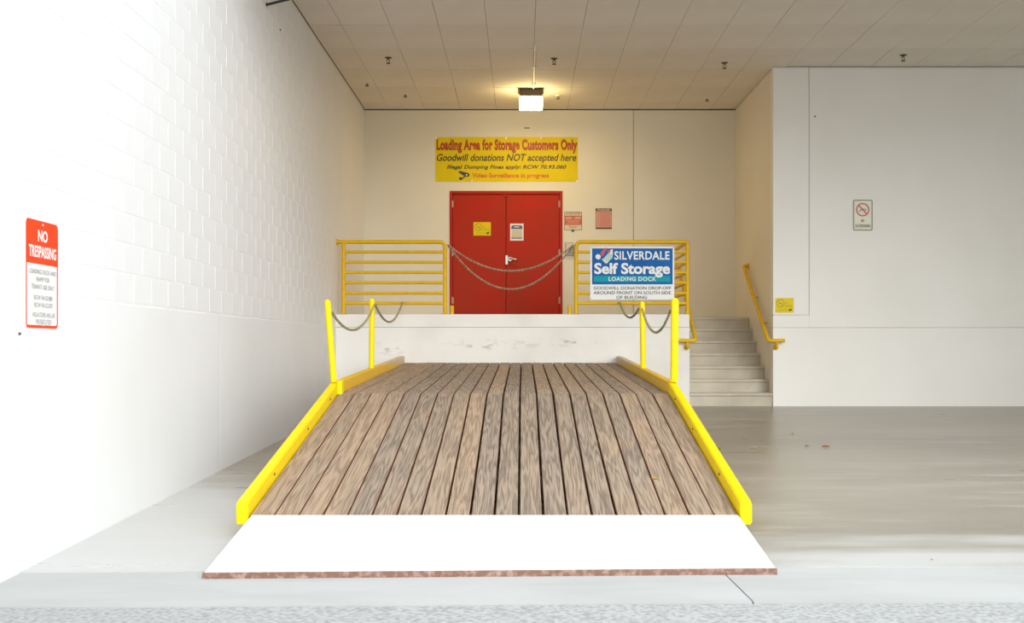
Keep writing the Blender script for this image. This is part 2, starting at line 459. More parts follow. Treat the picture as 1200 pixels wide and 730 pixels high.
# concrete gutter strip in two pours with an open joint
gut = empty('trim_1', (0.9, 6.1, -0.36), 'pale concrete gutter strip along the front of the floor slab', 'gutter', kind='structure')
for xa, xb in ((-14.0, at(862, 690, 6.1).x - 0.004), (at(862, 690, 6.1).x + 0.004, 16.0)):
    bm = bmesh.new()
    nx = 12
    top = []
    for i in range(nx + 1):
        x = xa + (xb - xa) * i / nx
        sk = 0.10 if (i == 0 and xa > 0) or (i == nx and xa < 0) else 0.0
        top.append([bm.verts.new((x - (0.02 if sk else 0), 6.49, zfloor(x, 6.49) - 0.004)), bm.verts.new((x + (0.02 if sk else 0), 5.74, zfloor(x, 5.74) - 0.004))])
    for a, b in zip(top, top[1:]):
        bm.faces.new((a[0], a[1], b[1], b[0]))
    r = bmesh.ops.extrude_face_region(bm, geom=list(bm.faces))
    for v in [e for e in r['geom'] if isinstance(e, bmesh.types.BMVert)]: v.co.z -= 0.25
    finish('gutter_slab', bm, 'gutter_concrete', gut)
ground('ground', 'asphalt', -40, 40, -40, 5.735, 40, 20, 'light grey rough asphalt in front of the gutter strip', 'asphalt', dz=-0.012)

# ------------------------------------------------------------------ left wall
wl = mkbox('wall_left', 'wall_paint_left', WL - 0.30, WL - 0.0030, 4.2, YB + 0.3, -0.9, 5.3)
tag(wl, 'long white painted block wall on the left with a concrete base', 'wall', kind='structure')
SEAM = 1.152
YJ = 10.80
mkbox('base_panel', 'wall_paint_left', WL - 0.02, WL, 4.2, YJ - 0.009, -0.85, SEAM - 0.008, wl, 0.004)
mkbox('base_panel', 'wall_paint_left', WL - 0.02, WL, YJ + 0.009, YB, -0.85, SEAM - 0.008, wl, 0.004)
mkbox('joint_filler', 'sign_white', WL - 0.012, WL - 0.003, YJ - 0.009, YJ + 0.009, -0.6, SEAM - 0.01, wl)
mkbox('joint_shadow_gap', 'joint_mid', WL - 0.02, WL - 0.0045, 4.2, YF, SEAM - 0.008, SEAM + 0.003, wl)
BW, BH = 0.4064, 0.2032
def block_bm():
    bm = bmesh.new()
    hy, hz = (BW - 0.003) / 2, (BH - 0.002) / 2
    i = 0.005
    b = [bm.verts.new((-0.004, sy * hy, sz * hz)) for sy, sz in ((-1, -1), (1, -1), (1, 1), (-1, 1))]
    f = [bm.verts.new((0.0022, sy * (hy - i), sz * (hz - i))) for sy, sz in ((-1, -1), (1, -1), (1, 1), (-1, 1))]
    bm.faces.new(f)
    for k in range(4): bm.faces.new((b[k], b[(k + 1) % 4], f[(k + 1) % 4], f[k]))
    bmesh.ops.recalc_face_normals(bm, faces=bm.faces)
    return bm
bm = block_bm()
block_me = bpy.data.meshes.new('block'); bm.to_mesh(block_me); bm.free(); block_me.materials.append(MATS['wall_paint_left'])
cand = []
row = 0
z = SEAM + 0.005 + BH / 2
while z + BH / 2 < ZC - 0.0 + 0.02:
    y = 4.25 + BW / 2 + (0.19 if row % 2 else 0.0) + 0.105
    while y + BW / 2 < YB + 0.02:
        py = VY - (z - CZ) * F / y
        px = VX + WL * F / y
        vis = (px > -12 and py > -8)
        cand.append((0 if vis else 1, y, z, row))
        y += BW
    z += BH; row += 1
cand.sort()
for k, (h, y, z, rr) in enumerate(cand[:300]):
    o = bpy.data.objects.new('block', block_me)
    COL.objects.link(o); o.parent = wl
    o.location = Vector((WL - 0.004 + random.uniform(-0.0003, 0.0003), y, z)) - Vector(wl.location)
bm = bmesh.new()
src = block_bm(); src.verts.ensure_lookup_table()
for h, y, z, rr in cand[300:]:
    off = Vector((WL - 0.004 + random.uniform(-0.0003, 0.0003), y, z))
    vm = {v: bm.verts.new(v.co + off) for v in src.verts}
    for f in src.faces: bm.faces.new([vm[v] for v in f.verts])
src.free()
o = finish('block_field', bm, 'wall_paint_left', wl); o['kind'] = 'stuff'

# ------------------------------------------------------------------ back wall with door opening
DX0, DX1, DZ1 = -1.2527, 0.672, 3.520
DM = -0.291
wb = mkbox('wall_back', 'joint_dark', WL - 0.2, XC + 0.3, YB + 0.10, YB + 0.45, 0.0, 5.3)
tag(wb, 'cream painted back wall above the dock with red double doors', 'wall', kind='structure')
XJ = 1.882
ZT = ZC - 0.012
bm = bmesh.new()
prism(bm, [(WL - 0.02, 1.2), (DX0, 1.2), (DX0, DZ1), (DX1, DZ1), (DX1, 1.2), (XJ - 0.006, 1.2), (XJ - 0.006, ZT), (WL - 0.02, ZT)], 'Y', YB, YB + 0.10)
finish('wall_panel', bm, 'wall_paint_dock', wb)
mkbox('wall_panel', 'wall_paint_dock', XJ + 0.006, XC + 0.02, YB, YB + 0.10, 1.2, ZT, wb)
mkbox('joint_filler', 'joint_mid', XJ - 0.006, XJ + 0.006, YB + 0.02, YB + 0.08, 1.3, ZT, wb)

# ------------------------------------------------------------------ right-hand front wall
wr = mkbox('wall_right', 'joint_mid', XC + 0.02, XR + 0.3, YF + 0.012, YF + 0.35, -0.3, 5.3)
tag(wr, 'white painted wall facing the driveway right of the stairs', 'wall', kind='structure')
XP = 4.136
mkbox('base_panel', 'wall_paint', XC, XR + 0.2, YF, YF + 0.2, -0.2, SEAM - 0.018, wr, 0.003)
mkbox('corner_panel', 'wall_paint', XC, XP - 0.005, YF, YF + 0.2, 1.322, ZT, wr, 0.003)
mkbox('wall_panel', 'wall_paint', XP + 0.005, XR + 0.2, YF, YF + 0.2, SEAM - 0.014, ZT, wr, 0.003)
mkbox('wall_panel', 'wall_paint', XC, XP + 0.005, YF, YF + 0.2, SEAM - 0.014, 1.316, wr, 0.003)
ws = mkbox('wall_stairs', 'wall_paint_dock', XC + 0.003, XC + 0.3, YF + 0.205, YB + 0.05, -0.3, ZT)
tag(ws, 'cream painted side wall beside the concrete stairs', 'wall', kind='structure')
wo = mkbox('wall_side', 'wall_paint', XR, XR + 0.3, 4.2, YF + 0.3, -0.9, 5.3)
tag(wo, 'white painted wall closing the driveway bay on the far right', 'wall', kind='structure')

# ------------------------------------------------------------------ ceiling of 2 x 4 ft panels
ce = mkbox('ceiling', 'joint_dark', WL - 0.3, XR + 0.3, ROOF_EDGE, YB + 0.4, ZC + 0.012, ZC + 0.40)
tag(ce, 'beige painted ceiling of rectangular panels over the loading bay', 'ceiling', kind='structure')
PX, PY = 0.6096, 1.2192
def panel_mesh(wx, wy):
    bm = box(bmesh.new(), -wx / 2, wx / 2, -wy / 2, wy / 2, 0, 0.016, 0.0025)
    bmesh.ops.recalc_face_normals(bm, faces=bm.faces)
    me = bpy.data.meshes.new('ceiling_panel'); bm.to_mesh(me); bm.free()
    me.materials.append(MATS['ceiling_paint'])
    return me
pm = {}
xe = [WL + 0.012]
x = 0.15 - PX * 4
while x < XR:
    if x > WL + 0.1: xe.append(x)
    x += PX
xe.append(XR)
ye = [ROOF_EDGE]
y = 20.12 - PY * 12
while y < YB - 0.05:
    if y > ROOF_EDGE + 0.1: ye.append(y)
    y += PY
ye.append(YB - 0.012)
for i in range(len(xe) - 1):
    for j in range(len(ye) - 1):
        cx, cy = (xe[i] + xe[i + 1]) / 2, (ye[j] + ye[j + 1]) / 2
        if cx > XC + 0.3 and cy > YF + 0.2: continue
        y0, y1 = ye[j], ye[j + 1]
        if cx > XC + 0.3 and y1 > YF: y1 = YF - 0.01
        if y1 - y0 < 0.05: continue
        cy = (y0 + y1) / 2
        wx = round(xe[i + 1] - xe[i] - random.choice((0.003, 0.004, 0.006)), 4); wy = round(y1 - y0 - random.choice((0.010, 0.014, 0.012)), 4)
        if (wx, wy) not in pm: pm[(wx, wy)] = panel_mesh(wx, wy)
        o = bpy.data.objects.new('ceiling_panel', pm[(wx, wy)])
        COL.objects.link(o); o.parent = ce
        o.location = Vector((cx, cy, ZC + random.uniform(0, 0.003))) - Vector(ce.location)

# ------------------------------------------------------------------ dock and stairs
dock = mkbox('loading_dock', 'dock_concrete', WL - 0.02, XD, YF, YB + 0.05, -0.3, SEAM - 0.012)
tag(dock, 'white painted concrete loading dock behind the ramp', 'dock', kind='structure')
mkbox('dock_lip', 'dock_concrete', WL - 0.02, XD, YF - 0.004, YB + 0.05, SEAM - 0.009, ZD - 0.004, dock, 0.004)
mkbox('dock_surface', 'dock_top', WL - 0.02, XD - 0.004, YF + 0.03, YB + 0.04, ZD - 0.006, ZD, dock)
NR, TR = 7, 0.31
RISE = ZD / NR
st = empty('concrete_stairs', (XD + 0.6, YF, 0), 'bare concrete stairs climbing between the dock and the right wall', 'stairs')
for k in range(NR):
    y0 = YF + 0.005 + k * TR
    y1 = y0 + TR + 0.03 if k < NR - 1 else YB - 0.001
    zb_, zt_ = -0.1 if k == 0 else k * RISE - 0.06, (k + 1) * RISE
    bm = prism(bmesh.new(), [(y0 + 0.022, zb_), (y0 + 0.022, zt_ - 0.045), (y0, zt_ - 0.038), (y0, zt_ - 0.006), (y0 + 0.006, zt_), (y1, zt_), (y1, zb_)], 'X', XD + 0.004, XC - 0.001)
    if k < NR - 1:
        o = finish('step', bm, 'stair_concrete', st)
    else:
        o = finish('landing', bm, 'stair_concrete', st)

# ------------------------------------------------------------------ double door
dr = empty('door_1', (DM, YB, ZD), 'pair of red steel doors below the yellow banner', 'door', kind='structure')
bm = bmesh.new()
FW = 0.05
prism(bm, [(DX0, ZD), (DX0 + FW, ZD), (DX0 + FW, DZ1 - FW), (DX1 - FW, DZ1 - FW), (DX1 - FW, ZD), (DX1, ZD), (DX1, DZ1), (DX0, DZ1)], 'Y', YB - 0.012, YB + 0.09)
finish('door_frame', bm, 'frame_red', dr)
leaves = []
for a, b in ((DX0 + FW + 0.003, DM - 0.004), (DM + 0.004, DX1 - FW - 0.003)):
    leaves.append(mkbox('door_leaf', 'door_red', a, b, YB + 0.012, YB + 0.055, ZD + 0.012, DZ1 - FW - 0.003, dr, 0.003))
mkbox('threshold', 'steel', DX0 + FW, DX1 - FW, YB - 0.01, YB + 0.08, ZD, ZD + 0.012, dr)
for lf, px in ((leaves[0], 530.0), (leaves[1], 656.0)):
    for py in (239, 296, 352):
        c = at(px, py, YB)
        bm = bmesh.new()
        tube(bm, [(c.x, YB - 0.004, c.z - 0.058), (c.x, YB - 0.004, c.z + 0.058)], 0.011, 8)
        box(bm, c.x - 0.02, c.x + 0.02, YB + 0.005, YB + 0.013, c.z - 0.055, c.z + 0.055)
        finish('hinge', bm, 'hinge_steel', lf)
c = at(593.7, 304.5, YB)
mkbox('latch_plate', 'steel', c.x - 0.020, c.x + 0.022, YB + 0.004, YB + 0.014, c.z - 0.08, c.z + 0.08, leaves[1], 0.003)
c = at(597.8, 303.5, YB)
bm = bmesh.new()
tube(bm, [(c.x, YB + 0.013, c.z), (c.x, YB - 0.012, c.z)], 0.036, 16)
tube(bm, fillet([(c.x, YB - 0.005, c.z), (c.x, YB - 0.06, c.z + 0.012), (c.x + 0.115, YB - 0.062, c.z - 0.018)], 0.02), 0.016, 10)
lev = finish('lever_handle', bm, 'steel', leaves[1], smooth=True)
mktube('lever_tip', 'dark_handle', [(c.x + 0.108, YB - 0.062, c.z - 0.017), (c.x + 0.132, YB - 0.062, c.z - 0.024)], 0.0185, lev)
mkbox('door_closer_stop', 'frame_red', at(590, 0, YB).x, at(596, 0, YB).x, YB - 0.006, YB + 0.02, DZ1 - FW - 0.05, DZ1 - FW - 0.004, leaves[1], 0.003)

# ------------------------------------------------------------------ wooden ramp
RX = -0.18                     # centre line
HW = 1.525                     # half width of the deck
D_ = (17.47, 0.630); K_ = (11.16, 0.427); W_ = (7.53, -0.196); A_ = (6.34, -0.346)
rp = empty('loading_ramp', (RX, A_[0], zfloor(RX, A_[0])), 'wide wooden plank ramp with yellow curbs rising to the loading dock', 'ramp')
def deck_z(Y):
    if Y >= K_[0]: return K_[1] + (Y - K_[0]) * (D_[1] - K_[1]) / (D_[0] - K_[0])
    return W_[1] + (Y - W_[0]) * (K_[1] - W_[1]) / (K_[0] - W_[0])
def plank_run(p0, p1, thick=0.038):
    ln = math.hypot(p1[0] - p0[0], p1[1] - p0[1]) - 0.004
    ang = math.atan2(p1[1] - p0[1], p1[0] - p0[0])
    pitch = 2 * HW / 20
    meshes = {}
    for k in range(20):
        gap = 0.004 + (0.006, 0.006, 0.007, 0.007, 0.007, 0.008, 0.008, 0.009, 0.010, 0.013, 0.013, 0.013, 0.014, 0.011, 0.012, 0.010, 0.009, 0.008, 0.007, 0.006)[k]
        if gap not in meshes:
            wd = pitch - gap
            bm = box(bmesh.new(), -wd / 2, wd / 2, -ln / 2, ln / 2, -thick, 0, 0.004)
            bmesh.ops.recalc_face_normals(bm, faces=bm.faces)
            me = bpy.data.meshes.new('plank'); bm.to_mesh(me); bm.free()
            me.materials.append(MATS['weathered_plank']); meshes[gap] = me
        o = bpy.data.objects.new('plank', meshes[gap])
        COL.objects.link(o); o.parent = rp
        o.rotation_euler = (ang, random.uniform(-0.006, 0.006), 0)
        c = Vector((RX - HW + pitch * (k + 0.5), (p0[0] + p1[0]) / 2, (p0[1] + p1[1]) / 2 + random.uniform(-0.0025, 0.0025)))
        o.location = c - Vector(rp.location)
plank_run(W_, K_)
plank_run(K_, D_)
# joists and legs below
for Y in (7.75, 8.6, 9.5, 10.4, 11.1, 12.2, 13.3, 14.4, 15.5, 16.5, 17.35):
    zt = deck_z(Y) - 0.062
    hgt = min(0.18, zt - zfloor(RX, Y) - 0.02)
    if hgt < 0.03: continue
    mkbox('joist', 'lumber', RX - HW + 0.01, RX + HW - 0.01, Y - 0.02, Y + 0.02, zt - hgt, zt, rp)
for Y in (10.55, 12.35, 14.55, 16.65):
    for sx in (-1, 1):
        x = RX + sx * (HW - 0.09)
        mkbox('support_leg', 'lumber', x - 0.045, x + 0.045, Y - 0.045, Y + 0.045, zfloor(x, Y) - 0.01, deck_z(Y) - 0.055, rp)
# yellow curbs
CH, CT = 0.092, 0.072
for sx in (-1, 1):
    xi = RX + sx * (HW + 0.004); xo = xi + sx * CT
    x0, x1 = min(xi, xo), max(xi, xo)
    # lower curb: end cut plumb at the bottom
    yk = K_[0]
    bm = bmesh.new()
    prism(bm, [(W_[0] - 0.03, deck_z(W_[0]) - 0.05), (W_[0] - 0.03, deck_z(W_[0]) + CH - 0.015), (W_[0] + 0.02, deck_z(W_[0]) + CH + 0.004),
               (yk + 0.06, deck_z(yk) + CH + 0.014), (yk + 0.06, deck_z(yk) - 0.09), (W_[0] + 0.35, deck_z(W_[0] + 0.35) - 0.12)], 'X', x0, x1)
    es = [e for e in bm.edges if abs(e.verts[0].co.x - e.verts[1].co.x) < 1e-5]
    bmesh.ops.recalc_face_normals(bm, faces=bm.faces)
    bmesh.ops.bevel(bm, geom=es, offset=0.008, segments=2, affect='EDGES')
    cl = finish('curb', bm, 'yellow_bright', rp)
    bm = bmesh.new()
    prism(bm, [(yk + 0.062, deck_z(yk) - 0.10), (yk + 0.062, deck_z(yk) + CH + 0.012), (D_[0] - 0.03, D_[1] + CH + 0.004), (D_[0] - 0.03, D_[1] - 0.12)], 'X', x0, x1)
    bmesh.ops.recalc_face_normals(bm, faces=bm.faces)
    bmesh.ops.bevel(bm, geom=list(bm.edges), offset=0.006, segments=1, affect='EDGES')
    finish('curb', bm, 'curb_worn_yellow', rp)
    # screws
    for Y in (8.3, 9.6, 10.7):
        c = Vector((xi - sx * 0.001, Y, deck_z(Y) + CH * 0.5))
        finish('screw', tube(bmesh.new(), [c, c - Vector((sx * 0.006, 0, 0))], 0.009, 8), 'joint_dark', cl)
# guard posts
post_tops = {}
def guard_post(key, base, top, r):
    o = mktube('guard_post', 'yellow_bright', [base, top], r, rp, 16, dome=True)
    post_tops[key] = (Vector(base), Vector(top))
yk = K_[0] + 0.02
guard_post('left_knee', (RX - HW - 0.045, yk, deck_z(yk) + CH + 0.012), tuple(at(384.0, 354.5, yk)), 0.029)
guard_post('right_knee', (RX + HW + 0.052, yk, deck_z(yk) + CH + 0.012), tuple(at(791.0, 353.5, yk)), 0.036)
yu = 13.90
guard_post('left_up', (RX - HW - 0.036, yu, deck_z(yu) + CH + 0.004), tuple(at(436.0, 352.5, yu)), 0.031)
guard_post('right_up', (RX + HW + 0.036, yu, deck_z(yu) + CH + 0.004), tuple(at(752.5, 356.0, yu)), 0.031)
# steel gusset wrapping the curb joint at the left knee post
bm = bmesh.new()
prism(bm, [(yk - 0.07, deck_z(yk) - 0.006), (yk + 0.06, deck_z(yk) + 0.006), (yk + 0.06, deck_z(yk) + 0.125), (yk - 0.07, deck_z(yk) + 0.110)], 'X', RX - HW - 0.002, RX - HW + 0.040)
finish('gusset_plate', bm, 'yellow_bright', rp)
# white apron wedge with rusty steel lip
bm = bmesh.new()
AX0, AX1 = -1.676, 1.326
tl, trr = zfloor(AX0, A_[0]) + 0.022, zfloor(AX1, A_[0]) + 0.022
v = [bm.verts.new(c) for c in (
    (AX0, A_[0], tl), (AX1, A_[0], trr), (AX1 + 0.012, W_[0] - 0.004, W_[1] + 0.004), (AX0 - 0.012, W_[0] - 0.004, W_[1] + 0.004),
    (AX0, A_[0], zfloor(AX0, A_[0]) - 0.01), (AX1, A_[0], zfloor(AX1, A_[0]) - 0.01), (AX1 + 0.012, W_[0] - 0.004, zfloor(AX1, W_[0]) - 0.01), (AX0 - 0.012, W_[0] - 0.004, zfloor(AX0, W_[0]) - 0.01))]
for f in ((0, 1, 2, 3), (4, 7, 6, 5), (0, 4, 5, 1), (1, 5, 6, 2), (2, 6, 7, 3), (3, 7, 4, 0)): bm.faces.new([v[i] for i in f])
finish('apron', bm, 'apron_white', rp)
bm = bmesh.new()
v = [bm.verts.new(c) for c in (
    (AX0 - 0.004, A_[0] - 0.014, tl + 0.002), (AX1 + 0.004, A_[0] - 0.014, trr + 0.002), (AX1 + 0.004, A_[0] + 0.004, trr + 0.004), (AX0 - 0.004, A_[0] + 0.004, tl + 0.004),
    (AX0 - 0.004, A_[0] - 0.014, tl - 0.030), (AX1 + 0.004, A_[0] - 0.014, trr - 0.030), (AX1 + 0.004, A_[0] + 0.004, trr - 0.030), (AX0 - 0.004, A_[0] + 0.004, tl - 0.030))]
for f in ((0, 1, 2, 3), (4, 7, 6, 5), (0, 4, 5, 1), (1, 5, 6, 2), (2, 6, 7, 3), (3, 7, 4, 0)): bm.faces.new([v[i] for i in f])
finish('steel_lip', bm, 'rust_edge', rp)

# ------------------------------------------------------------------ dock railings
YR = YF + 0.06
def rz(py): return CZ + (VY - py) * YR / F
def rx(px): return (px - VX) * YR / F
RAILS = [295.3, 307.3, 319.3, 331.3, 343.6, 355.4]
lr = empty('dock_railing', (rx(460), YR, ZD), 'yellow pipe railing on the dock between left wall and red doors', 'railing', 'yellow dock railings')
zt = rz(283.5)
mktube('top_rail', 'yellow_paint', fillet([(WL + 0.001, YR, zt), (rx(521.6), YR, zt), (rx(521.6), YR, ZD)], 0.09), 0.029, lr)
mktube('post', 'yellow_paint', [(rx(402.7), YR, ZD), (rx(402.7), YR, zt)], 0.029, lr)
for py in RAILS:
    mktube('rail', 'yellow_paint', [(rx(402.7), YR, rz(py)), (rx(521.6), YR, rz(py))], 0.022, lr)
mkbox('wall_flange', 'yellow_paint', WL, WL + 0.012, YR - 0.045, YR + 0.045, zt - 0.045, zt + 0.045, lr, 0.003)
for px in (402.7, 521.6):
    mkbox('base_plate', 'yellow_paint', rx(px) - 0.05, rx(px) + 0.05, YR - 0.05, YR + 0.05, ZD, ZD + 0.01, lr, 0.002)

rr = empty('dock_railing', (rx(740), YR, ZD), 'yellow pipe railing carrying the blue sign and turning along the stairs', 'railing', 'yellow dock railings')
YS = 19.30
xr = rx(805.6)
mktube('top_rail', 'yellow_paint', fillet([(rx(675.0), YR, ZD), (rx(675.0), YR, zt), (xr, YR, zt), (xr, YS, zt)], 0.09), 0.029, rr)
mktube('post', 'yellow_paint', [(xr, YR, ZD), (xr, YR, zt)], 0.029, rr)
mktube('post', 'yellow_paint', [(xr, YS, ZD), (xr, YS, zt + 0.01)], 0.029, rr)
for py in RAILS:
    mktube('rail', 'yellow_paint', [(rx(675.0), YR, rz(py)), (xr, YR, rz(py))], 0.022, rr)
    mktube('side_rail', 'yellow_paint', [(xr, YR, rz(py)), (xr, YS, rz(py))], 0.022, rr)
for px, yy in ((675.0, YR), (805.6, YR), (805.6, YS)):
    mkbox('base_plate', 'yellow_paint', rx(px) - 0.05, min(rx(px) + 0.05, XD - 0.006), yy - 0.05, yy + 0.05, ZD, ZD + 0.01, rr, 0.002)

# handrails of the stairs, wrapping round onto the front faces
def handrail(label, x, dx, wall_x):
    o = empty('stair_handrail', (x, YF, 0.9), label, 'handrail', 'stair handrails')
    yb, zb = YF - 0.085, 0.945
    yt, ztp = YF + 1.86, 2.150
    mktube('rail', 'yellow_paint', fillet([(wall_x, yt + 0.03, ztp), (x, yt, ztp), (x, yb, zb), (x + dx, yb, zb + 0.006)], 0.06, 5), 0.028, o)
    fx = x + dx * 0.52
    mktube('bracket', 'yellow_paint', fillet([(fx, yb, zb - 0.01), (fx, yb, zb - 0.095), (fx, YF + 0.002, zb - 0.095)], 0.03, 4), 0.02, o, 8)
    bm = tube(bmesh.new(), [(fx, YF - 0.012, zb - 0.095), (fx, YF + 0.001, zb - 0.095)], 0.04, 14)
    finish('bracket_plate', bm, 'yellow_paint', o)
    sgn = 1 if wall_x > x else -1
    bm = tube(bmesh.new(), [(wall_x - sgn * 0.012, yt + 0.028, ztp), (wall_x, yt + 0.03, ztp)], 0.055, 14)
    finish('end_plate', bm, 'yellow_paint', o)
    for t in (0.28, 0.62):
        p = Vector((x, yb + (yt - yb) * t, zb + (ztp - zb) * t))
        if sgn > 0:
            mktube('bracket', 'yellow_paint', fillet([p - Vector((0, 0, 0.01)), p - Vector((0, 0, 0.07)), (wall_x, p.y, p.z - 0.07)], 0.03, 4), 0.011, o, 8)
    return o
handrail('yellow stair handrail bolted to the right wall, ending at its corner', XC - 0.085, 0.235, XC + 0.003)
handrail('yellow stair handrail wrapping round the right end of the dock', XD + 0.080, -0.235, xr + 0.02)

# short yellow stubs at the dock edge
for px, lab in ((529.6, 'short yellow pipe stub at the dock edge in front of the left door hinge'), (667.3, 'short yellow pipe stub at the dock edge beside the sign railing')):
    c = Vector((rx(px), YR, ZD))
    o = tag(mktube('stub_post', 'yellow_paint', [c, c + Vector((0, 0, 0.125))], 0.030, None, 14), lab, 'post', 'short yellow stubs on the dock')

# ------------------------------------------------------------------ chains
def chain(name, m, a, b, sag, label, link=0.040, wire=0.0048, tail=None, group=None):
    a, b = Vector(a), Vector(b)
    n = 400
    pts = []
    for i in range(n + 1):
        t = i / n
        p = a.lerp(b, t); p.z -= sag * 4 * t * (1 - t)
        pts.append(p)
    bm = bmesh.new()
    acc, step, k = 0.0, link * 0.72, 0
    nxt = 0.0
    def add_link(c, d, k):
        d = d.normalized()
        side = d.cross(Vector((0, 0, 1)))
        if side.length < 1e-4: side = Vector((1, 0, 0))
        side.normalize(); up = side.cross(d)
        u = side if k % 2 == 0 else up
        u = (u + (up if k % 2 == 0 else -side) * 0.35).normalized()
        nv = d.cross(u)
        hl, hw = link / 2 - wire, link * 0.27
        ctr = []
        for s in range(12):
            an = 2 * math.pi * s / 12
            ctr.append((c + d * (hl * math.cos(an)) + u * (hw * math.sin(an)), (d * math.cos(an) * hw + u * math.sin(an) * hl).normalized()))
        rings = [[bm.verts.new(p + (o * math.cos(2 * math.pi * q / 5) + nv * math.sin(2 * math.pi * q / 5)) * wire) for q in range(5)] for p, o in ctr]
        for s in range(12):
            A, B = rings[s], rings[(s + 1) % 12]
            for q in range(5): bm.faces.new((A[q], A[(q + 1) % 5], B[(q + 1) % 5], B[q]))
    for p, q in zip(pts, pts[1:]):
        acc += (q - p).length
        if acc >= nxt:
            add_link(q, q - p, k); k += 1; nxt += step
    if tail:
        for s in range(tail):
            add_link(b + Vector((0, 0, -(s + 0.5) * step)), Vector((0.01, 0, -1)), s)
    o = finish(name, bm, m, None, smooth=True)
    tag(o, label, 'chain', group)
    return o
YCH = YR - 0.012
ca = at(525.0, 287.0, YCH); cb = at(671.5, 287.5, YCH)
chain('door_chain', 'chain_steel', ca, cb, 0.375, 'upper of the two slack chains hung across the red doors', group='chains across the doors', link=0.042, wire=0.0062)
chain('door_chain', 'chain_steel', ca + Vector((0, 0.012, -0.004)), cb + Vector((0, 0.012, -0.004)), 0.635, 'lower of the two slack chains hung across the red doors', tail=5, group='chains across the doors', link=0.042, wire=0.0062)
lk, lu, rk, ru = (post_tops[k][1] for k in ('left_knee', 'left_up', 'right_knee', 'right_up'))
chain('ramp_chain', 'chain_olive', lk + Vector((0.036, 0.0, -0.085)), lu + Vector((0.028, -0.012, -0.045)), 0.225, 'slack chain between the two yellow posts on the left ramp side', group='chains beside the ramp')
chain('ramp_chain', 'chain_olive', lu + Vector((0.032, 0.012, -0.035)), (rx(472), YR - 0.026, rz(354.0)), 0.245, 'slack chain from left ramp post to the dock railing', group='chains beside the ramp')
chain('ramp_chain', 'chain_olive', rk + Vector((-0.040, 0.0, -0.075)), ru + Vector((-0.004, -0.036, -0.055)), 0.24, 'slack chain between the two yellow posts on the right ramp side', group='chains beside the ramp')
chain('ramp_chain', 'chain_olive', ru + Vector((-0.036, 0.01, -0.05)), (rx(726), YR - 0.026, rz(354.0)), 0.16, 'slack chain from right ramp post to the railing under the blue sign', group='chains beside the ramp')

# ------------------------------------------------------------------ signs
FONT_CACHE = {}
def text_mesh(s, shear, offs, space=1.0):
    key = (s, shear, offs, space)
    if key in FONT_CACHE: return FONT_CACHE[key]
    cu = bpy.data.curves.new('lettering', 'FONT')
    cu.body = s; cu.shear = shear; cu.offset = offs; cu.resolution_u = 4; cu.space_character = space
    cu.fill_mode = 'FRONT'
    ob = bpy.data.objects.new('lettering', cu)
    COL.objects.link(ob)
    bpy.context.view_layer.update()
    dg = bpy.context.evaluated_depsgraph_get()
    me = bpy.data.meshes.new_from_object(ob.evaluated_get(dg))
    vs = [tuple(v.co) for v in me.vertices]; fs = [tuple(p.vertices) for p in me.polygons]
    bpy.data.objects.remove(ob); bpy.data.curves.remove(cu); bpy.data.meshes.remove(me)
    FONT_CACHE[key] = (vs, fs)
    return vs, fs

